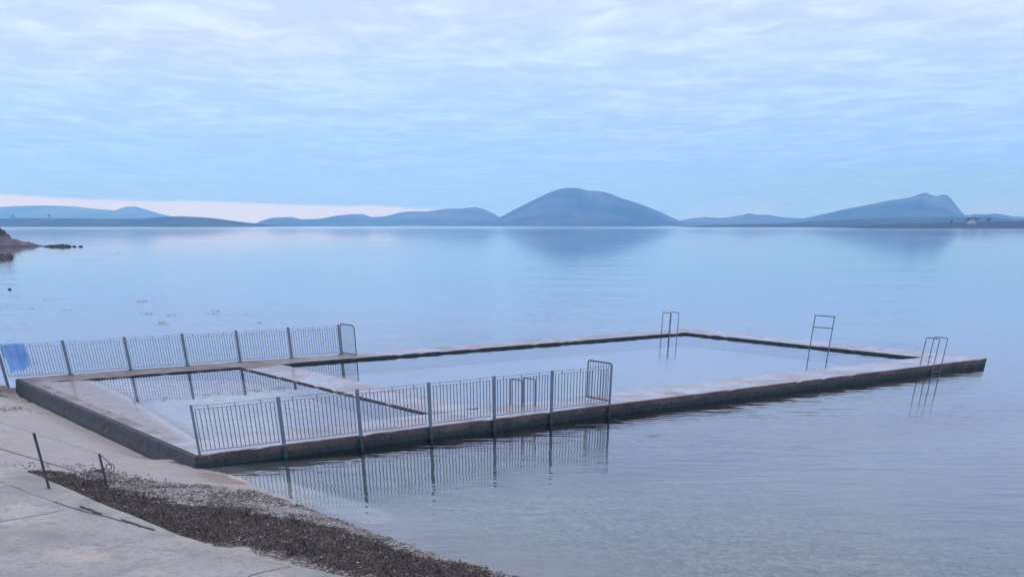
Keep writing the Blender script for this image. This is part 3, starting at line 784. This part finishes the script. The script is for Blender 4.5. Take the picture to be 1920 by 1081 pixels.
V2, F2 = strands(sp2, (.02, .05), .02, (1, 2)); o_ = len(V_)
V_ += V2; F_ += [tuple(i+o_ for i in f) for f in F2]
# loose scraps on sand and slab
for px, py, n_, r_ in ((183, 876, 60, .35), (60, 872, 20, .5), (140, 868, 18, .6), (175, 890, 40, .5), (255, 893, 30, .5), (205, 900, 60, .5), (230, 885, 30, .5), (10, 760, 40, .6), (40, 755, 25, .6), (290, 905, 30, .5), (150, 880, 20, .5)):
    c_ = G(px, py, -.05); lst = [(c_.x+random.gauss(0, r_*.5), c_.y+random.gauss(0, r_)*.4) for _ in range(n_)]
    V2, F2 = strands(lst, (.03, .08), .03, (1, 3)); o_ = len(V_)
    V_ += V2; F_ += [tuple(i+o_ for i in f) for f in F2]
tag(mesh_np('seaweed', V_, F_, M['kelp']), 'dark strands of stranded seaweed heaped along the beach', 'seaweed', kind='stuff')
# pebbles
m, t, b = mat('shingle_pebbles'); oi = N(t, 'ShaderNodeNewGeometry')
L(t, ramp(t, oi.outputs['Random Per Island'], [(.0, (.05, .043, .035)), (.35, (.11, .09, .068)), (.7, (.22, .185, .145)), (.90, (.36, .32, .27)), (.97, (.66, .64, .60))]), b.inputs['Base Color'])
b.inputs['Roughness'].default_value = .6
ico = bmesh.new(); bmesh.ops.create_icosphere(ico, subdivisions=1, radius=1); ico.verts.ensure_lookup_table()
IV = np.array([v.co[:] for v in ico.verts]); IF = [tuple(v.index for v in f.verts) for f in ico.faces]; ico.free()
V_, F_ = [], []
pp = scatter(gravP, 14000) + [p for p in scatter(weedP, 4200)]
for x, y in pp:
    if mnoise.noise(Vector((x*1.1, y*1.8, 11)))+.6*mnoise.noise(Vector((x*4, y*5, 2))) < .12-.4*random.random(): continue
    r_ = random.uniform(.009, .022) if random.random() < .95 else random.uniform(.022, .04)
    sc_ = np.array([r_*random.uniform(.8, 1.3), r_*random.uniform(.7, 1.1), r_*random.uniform(.4, .7)]); a_ = random.uniform(0, 3.14)
    P_ = IV*sc_; P_ = np.stack([P_[:, 0]*math.cos(a_)-P_[:, 1]*math.sin(a_)+x, P_[:, 0]*math.sin(a_)+P_[:, 1]*math.cos(a_)+y, P_[:, 2]+gz(x, y)+r_*.15], 1)
    o_ = len(V_); V_ += P_.tolist(); F_ += [tuple(i+o_ for i in f) for f in IF]
tag(mesh_np('shingle', V_, F_, m, True), 'small mixed pebbles and shell bits along the water line', 'pebbles', kind='stuff')

# ------------------------------------------------------------------ far shores
def hill_mat(name, c1, c2, sc):
    m, t, b = mat(name); n = tnoise(t, sc, 8, .7, stretch=(1, .5, 1.6)); L(t, ramp(t, n, [(.44, c1), (.74, c2)]), b.inputs['Base Color']); b.inputs['Roughness'].default_value = .95
    b.inputs['Specular IOR Level'].default_value = .1
    return m
M['heath'] = hill_mat('heath_hill', (.010, .020, .015), (.17, .16, .11), .0022)
M['field'] = hill_mat('green_fields', (.020, .036, .010), (.10, .11, .035), .007)
M['dark_shore'] = hill_mat('dark_shore', (.03, .035, .03), (.085, .075, .06), .03)
def hill(name, prof, Yr, Yf, mtl, rows=16, rough=.05, seed=1, foot=WL-1.0, back=1.25, sub=10):
    """prof: outline points of the ridge as seen from the bay; ridge at range Yr, foot at Yf"""
    px = []; 
    for (x0, y0), (x1, y1) in zip(prof, prof[1:]):
        for k in range(sub): f = k/sub; px.append((x0+(x1-x0)*f, y0+(y1-y0)*f))
    px.append(prof[-1])
    ridge = [GY(x, y, Yr) for x, y in px]
    # soften the polyline
    zs = np.array([p.z for p in ridge])
    for _ in range(2): zs[1:-1] = (zs[:-2]+2*zs[1:-1]+zs[2:])/4
    V_, F_ = [], []; nc_ = len(ridge)
    nr = rows
    for j in range(nr+1):
        f = j/nr; Yj = Yf+(Yr-Yf)*f
        for i, p in enumerate(ridge):
            h = max(0, zs[i]-foot)
            g_ = (f**1.15)*(.55+.45*f)
            nn = mnoise.noise(Vector((p.x/(Yr*.012)+seed, f*2.2, seed)))+.5*mnoise.noise(Vector((p.x/(Yr*.004)+seed, f*5, seed)))
            z = foot + h*min(1, g_*(1+rough*6*nn*(1-f)*f)) + h*rough*.25*nn*(1 if f == 1 else .4)*(.25 if f == 1 else 1)
            V_.append((p.x*Yj/Yr, Yj+.02*Yr*nn*(1-f)*f, z))
    for f in (.25, .6, 1.0):
        for i, p in enumerate(ridge):
            V_.append((p.x, Yr*(1+(back-1)*f), foot+max(0, zs[i]-foot)*(1-f)**1.3))
    nr2 = nr+3
    for j in range(nr2):
        for i in range(nc_-1):
            a_ = j*nc_+i; F_.append((a_, a_+1, a_+nc_+1, a_+nc_))
    o = mesh_np(name, V_, F_, mtl, True); tag(o, kind='structure'); return o
hill('hills', [(-160, 400), (-60, 392), (0, 388), (30, 386), (90, 385), (140, 387), (185, 392), (215, 394), (228, 390), (236, 387.5), (255, 387), (270, 393), (290, 401), (305, 406), (330, 420)], 12500, 9800, M['heath'], seed=2)
hill('hills', [(470, 422), (490, 414), (510, 408), (535, 407), (547, 406.5), (558, 411), (600, 410), (625, 405), (655, 401.5), (680, 401), (697, 407), (725, 405), (750, 398), (775, 396), (800, 396.5), (835, 391), (865, 391), (890, 388), (905, 391), (925, 400), (940, 409), (960, 424)], 9500, 7200, M['heath'], seed=5)
hill('hills', [(918, 424), (938, 407), (968, 391), (1000, 375), (1030, 361), (1048, 354.5), (1065, 352), (1085, 352.5), (1100, 357), (1125, 358), (1145, 363), (1165, 372), (1185, 377), (1215, 388), (1240, 398), (1265, 410), (1290, 422)], 8000, 5600, M['heath'], seed=9)
hill('hills', [(1262, 424), (1285, 411), (1320, 406.5), (1350, 409), (1375, 406), (1395, 402), (1405, 399.5), (1418, 402.5), (1440, 402.5), (1465, 407), (1500, 409), (1530, 414), (1560, 424)], 10500, 7800, M['heath'], seed=13)
hill('hills', [(1500, 424), (1518, 408), (1545, 401), (1575, 394), (1600, 389), (1630, 383.5), (1660, 377), (1700, 371), (1718, 367), (1726, 362.5), (1738, 361), (1746, 366), (1757, 368), (1768, 364.5), (1776, 366), (1786, 375), (1800, 394), (1808, 402), (1830, 412), (1850, 424)], 8800, 6200, M['heath'], seed=17)
hill('hills', [(1770, 424), (1800, 405), (1830, 401), (1850, 402), (1866, 400), (1885, 403), (1900, 406), (1920, 406), (1990, 410), (2080, 415)], 9800, 7000, M['heath'], seed=21)
hill('hills', [(1470, 424), (1510, 415), (1560, 413), (1620, 411), (1680, 408), (1740, 406), (1800, 407), (1850, 406.5), (1900, 411), (1960, 410), (2060, 408)], 4800, 3600, M['field'], seed=25, rough=.03)
hill('headland', [(-260, 404), (-100, 407), (0, 409.5), (30, 408.5), (60, 409), (100, 409), (150, 409.5), (200, 410), (260, 410), (285, 408), (310, 406), (340, 405.5), (370, 406.5), (400, 409), (430, 413), (455, 416.5), (475, 418.5), (496, 424)], 4500, 3900, M['field'], seed=29, rough=.03)
hill('shore', [(490, 424), (500, 421.8), (560, 421.5), (620, 422), (665, 424)], 6800, 6000, M['dark_shore'], seed=31, rough=.03, rows=6)
hill('shore', [(1295, 426), (1330, 421.5), (1400, 420.5), (1480, 418.5), (1500, 419), (1560, 421), (1620, 422), (1680, 424.6)], 3700, 3100, M['dark_shore'], seed=33, rough=.04, rows=6)
hill('headland', [(1610, 426), (1650, 421), (1700, 419.5), (1760, 418), (1800, 417), (1830, 416), (1880, 415), (1925, 414), (2000, 413), (2120, 412)], 2500, 2050, M['dark_shore'], seed=37, rough=.06, rows=8)

# houses and trees on the right headland
M['render'] = metal('white_render', (.62, .62, .60), (.75, .75, .73), .9, 1); M['slate'] = metal('slate_roof', (.04, .045, .05), (.07, .075, .08), .8, 2)
for a_ in ('render', 'slate'): M[a_].node_tree.nodes['Principled BSDF'].inputs['Metallic'].default_value = 0
m, t, b = mat('window_glass'); b.inputs['Base Color'].default_value = (.03, .04, .05, 1); b.inputs['Roughness'].default_value = .1; M['glass'] = m
m, t, b = mat('leaf_dark'); n = tnoise(t, .6, 3); L(t, ramp(t, n, [(.3, (.022, .035, .02)), (.7, (.05, .07, .035))]), b.inputs['Base Color']); b.inputs['Roughness'].default_value = .9; M['leaf'] = m
m, t, b = mat('bark'); b.inputs['Base Color'].default_value = (.06, .05, .04, 1); M['bark'] = m
def house(px, py, Yh, w, d, h, label):
    c = GY(px, py, Yh); z0 = c.z
    root = empty('house', (c.x, Yh, z0), label, 'house')
    x, y = c.x, Yh
    bm = bmesh.new(); box(bm, (x, y, z0+h/2-2), (w/2, d/2, h/2+2)); obj('wall', bm, M['render'], root)
    bm = bmesh.new(); rh = h*.75
    P_ = [(-w/2-.4, -d/2-.4, h), (w/2+.4, -d/2-.4, h), (w/2+.4, d/2+.4, h), (-w/2-.4, d/2+.4, h), (-w/2-.4, 0, h+rh), (w/2+.4, 0, h+rh)]
    vs = [bm.verts.new((x+a, y+b_, z0+c_+.01)) for a, b_, c_ in P_]
    for f in ((0, 1, 5, 4), (2, 3, 4, 5), (0, 4, 3), (1, 2, 5), (3, 2, 1, 0)): bm.faces.new([vs[i] for i in f])
    rf = obj('roof', bm, M['slate'], root)
    for sx_ in (-.42, .42):
        bm = bmesh.new(); box(bm, (x+w*sx_, y, z0+h+rh), (.6, .5, 1.0)); obj_child(bm, 'chimney', M['render'], rf)
    for k in (-.3, 0, .3):
        bm = bmesh.new(); box(bm, (x+w*k, y-d/2-.03, z0+h*.55), (.7, .04, .8)); obj('window', bm, M['glass'], root)
house(1822, 416.5, 2420, 17, 8, 4.6, 'white cottage with dark slate roof between trees on the right headland')
def tree(px, py, Yh, h, w, label, seed):
    rnd = random.Random(seed); c = GY(px, py, Yh); root = empty('tree', (c.x, Yh, c.z-1), label, 'tree', 'wind-bent trees on the far headlands')
    bm = bmesh.new(); tube(bm, [(c.x, Yh, c.z-3), (c.x+.2, Yh, c.z+h*.3), (c.x+w*.08, Yh, c.z+h*.6)], [.5, .35, .2], 6)
    for k in range(4):
        a_ = k*1.6+rnd.random(); tube(bm, [(c.x+.2, Yh, c.z+h*.3), (c.x+math.cos(a_)*w*.25, Yh+math.sin(a_)*w*.2, c.z+h*.6)], [.25, .1], 5)
    obj('trunk', bm, M['bark'], root)
    V_, F_ = [], []
    cl_ = [(rnd.gauss(0, w*.24), rnd.gauss(0, w*.2), h*rnd.uniform(.35, .85)) for _ in range(9)]
    for k in range(420):
        q = rnd.choice(cl_); p = Vector((c.x+q[0]+rnd.gauss(0, w*.09), Yh+q[1]+rnd.gauss(0, w*.09), c.z+q[2]+rnd.gauss(0, h*.07)))
        b0 = len(V_); s_ = rnd.uniform(.25, .6)
        d1 = Vector((rnd.gauss(0, 1), rnd.gauss(0, 1), rnd.gauss(0, 1))).normalized()*s_; d2 = d1.orthogonal().normalized()*s_
        V_ += [tuple(p-d1), tuple(p-d2), tuple(p+d1), tuple(p+d2)]; F_.append((b0, b0+1, b0+2, b0+3))
    o = mesh_np('crown', V_, F_, M['leaf']); o.parent = root; o.matrix_parent_inverse = Matrix.Translation(root.location).inverted()
tree(1814, 416.5, 2405, 7, 9, 'dark broad tree at the left gable of the white cottage', 1)
tree(1830, 416, 2408, 8.5, 13, 'widest dark tree, at the right gable of the white cottage', 2)
tree(1852, 415.8, 2410, 7.5, 10, 'lone dark tree a little right of the white cottage', 3)
tree(1783, 418, 2410, 5, 8, 'low dark tree on the shore left of the white cottage', 4)
tree(24, 410, 4400, 14, 30, 'leftmost broad tree on the left green headland', 5)
tree(93, 410, 4400, 15, 16, 'slim tree right of the broad one on the left green headland', 6)

# ------------------------------------------------------------------ rocky point, left
m, t, b = mat('shore_rock'); n = tnoise(t, .35, 6, .7); n2_ = tnoise(t, 2.2, 5, .7)
gg = N(t, 'ShaderNodeNewGeometry'); sp_ = N(t, 'ShaderNodeSeparateXYZ'); L(t, gg.outputs['Position'], sp_.inputs[0])
c = ramp(t, n2_, [(.3, (.07, .055, .055)), (.5, (.17, .13, .125)), (.75, (.30, .25, .235))])
zz = mathn(t, 'ADD', sp_.outputs[2], mathn(t, 'MULTIPLY', mathn(t, 'SUBTRACT', n, .5), 1.2))
c = mixc(t, maprange(t, zz, 1.8, 2.6), c, (.05, .05, .045))
c = mixc(t, maprange(t, zz, .35, .0), c, (.06, .05, .05))
L(t, c, b.inputs['Base Color']); b.inputs['Roughness'].default_value = .9; bump(t, b, n2_, .3); M['rock'] = m
def rocks(name, outline, Yc, halfd, mtl, seed, rows=18):
    """jagged low rock mass: outline gives its crest as seen from the shore"""
    V_, F_ = [], []; px = []
    for (x0, y0), (x1, y1) in zip(outline, outline[1:]):
        for k in range(8): f = k/8; px.append((x0+(x1-x0)*f, y0+(y1-y0)*f))
    px.append(outline[-1]); nc_ = len(px)
    for j in range(rows+1):
        f = j/rows*2-1; prof_ = max(0, 1-abs(f)**1.6)
        for x, y in px:
            p = GY(x, y, Yc); h = max(0, p.z-(WL-.5))
            yy = Yc+f*halfd*(.5+.5*min(1, h/2))
            nn = mnoise.noise(Vector((p.x*.35+seed, yy*.25, seed)))*.5+mnoise.noise(Vector((p.x*1.1, yy*.8, seed)))*.35
            n4 = mnoise.noise(Vector((p.x*2.3+seed, yy*2.0, seed)))
            z = WL-.5+h*prof_*(1+(.8*nn+.35*n4)*(.10 if abs(f) < .05 else 1)) + (.1*nn if h > 0 else 0)
            V_.append((p.x*(yy/Yc)*.5+p.x*.5, yy, z))
    for j in range(rows):
        for i in range(nc_-1): a_ = j*nc_+i; F_.append((a_, a_+1, a_+nc_+1, a_+nc_))
    return mesh_np(name, V_, F_, mtl)
tag(rocks('rocky_point', [(-90, 425), (-30, 432), (0, 434), (6, 434), (9, 441), (18, 450), (30, 450.5), (40, 453), (55, 455), (62, 458), (75, 460), (88, 462), (92, 465)], 330, 16, M['rock'], 3), kind='structure')
tag(rocks('rock', [(76, 464), (86, 460), (96, 458.5), (108, 459), (118, 457.5), (128, 458.5), (134, 463)], 322, 7, M['dark_shore'], 8, 10), 'long flat dark rock off the tip of the rocky point', 'rock')
tag(rocks('rock', [(134, 462), (137, 459.5), (141, 459.5), (144, 462)], 322, 3, M['dark_shore'], 12, 8), 'small dark rock between the long flat one and the outermost one', 'rock')
tag(rocks('rock', [(146, 462), (150, 459.8), (153, 460), (156, 462)], 322, 3, M['dark_shore'], 14, 8), 'outermost small dark rock at the end of the rocky point', 'rock')
tag(rocks('rock', [(-40, 468), (-10, 470), (5, 471), (14, 471.5), (19, 476), (22, 482), (24, 486)], 215, 5, M['rock'], 19, 12), 'low brown rock at the left edge, nearer than the rocky point', 'rock')
tag(rocks('rock', [(14, 540), (16, 538), (19, 538.3), (21, 540)], 106, .35, M['dark_shore'], 22, 8), 'tiny dark rock alone in the water above the blue towel', 'rock')
# floating weed rafts, very flat, on open water left
V_, F_ = [], []
for px_, py_, w_, n_ in ((265, 565, 14, 60), (305, 605, 12, 70), (122, 581, 14, 40), (320, 590, 9, 30), (270, 588, 22, 40), (402, 583, 12, 26), (218, 475, 60, 50), (400, 588, 30, 30), (90, 562, 30, 30), (190, 477, 30, 30), (60, 577, 20, 20), (465, 590, 12, 16), (485, 605, 10, 14), (180, 487, 30, 20)):
    for _ in range(n_//2):
        p = G(px_+random.gauss(0, w_*.45), py_+random.gauss(0, .9), WL+.006); rr = p.y*.0007*random.uniform(.3, 1.3); k_ = 6; b0 = len(V_)
        for q in range(k_): a_ = q/k_*6.283; V_.append((p.x+math.cos(a_)*rr*random.uniform(.8, 2.2), p.y+math.sin(a_)*rr*random.uniform(.7, 1.5), WL+.006+random.uniform(0, .02)))
        V_.append((p.x, p.y, WL+.03)); F_ += [(b0+q, b0+(q+1) % k_, b0+k_) for q in range(k_)]
m, t, b = mat('weed_raft'); b.inputs['Base Color'].default_value = (.16, .17, .18, 1); b.inputs['Roughness'].default_value = .3
tag(mesh_np('floating_weed', V_, F_, m), 'thin brown weed rafts floating on the calm water at left', 'seaweed', kind='stuff')

# pale concrete step outside the far left pool corner
bm = bmesh.new()
for i_ in range(3):
    box(bm, S(-1.5-.45*i_, 18.0, -.10-.13*i_), (.75-.1*i_ if i_ == 0 else .22, 1.6, .08), (U, V, ZZ))
tag(obj('concrete_steps', bm, M['prom']), 'low pale concrete steps outside the far left pool corner', 'steps')

# ------------------------------------------------------------------ haze
bm = bmesh.new()
x0, x1, y0, y1, z0, z1 = -15000, 15000, -320, 15800, -14, 520
box(bm, ((x0+x1)/2, (y0+y1)/2, (z0+z1)/2), ((x1-x0)/2, (y1-y0)/2, (z1-z0)/2))
m = bpy.data.materials.new('haze_air'); m.use_nodes = True; t = m.node_tree
t.nodes.remove(t.nodes['Principled BSDF'])
pv = N(t, 'ShaderNodeVolumePrincipled'); pv.inputs['Color'].default_value = (.16, .46, 1.0, 1); pv.inputs['Absorption Color'].default_value = (1, 1, 1, 1); pv.inputs['Density'].default_value = 1.7e-4; pv.inputs['Anisotropy'].default_value = .5
L(t, pv.outputs[0], t.nodes['Material Output'].inputs['Volume'])
hz = obj('haze', bm, m); tag(hz, kind='stuff')
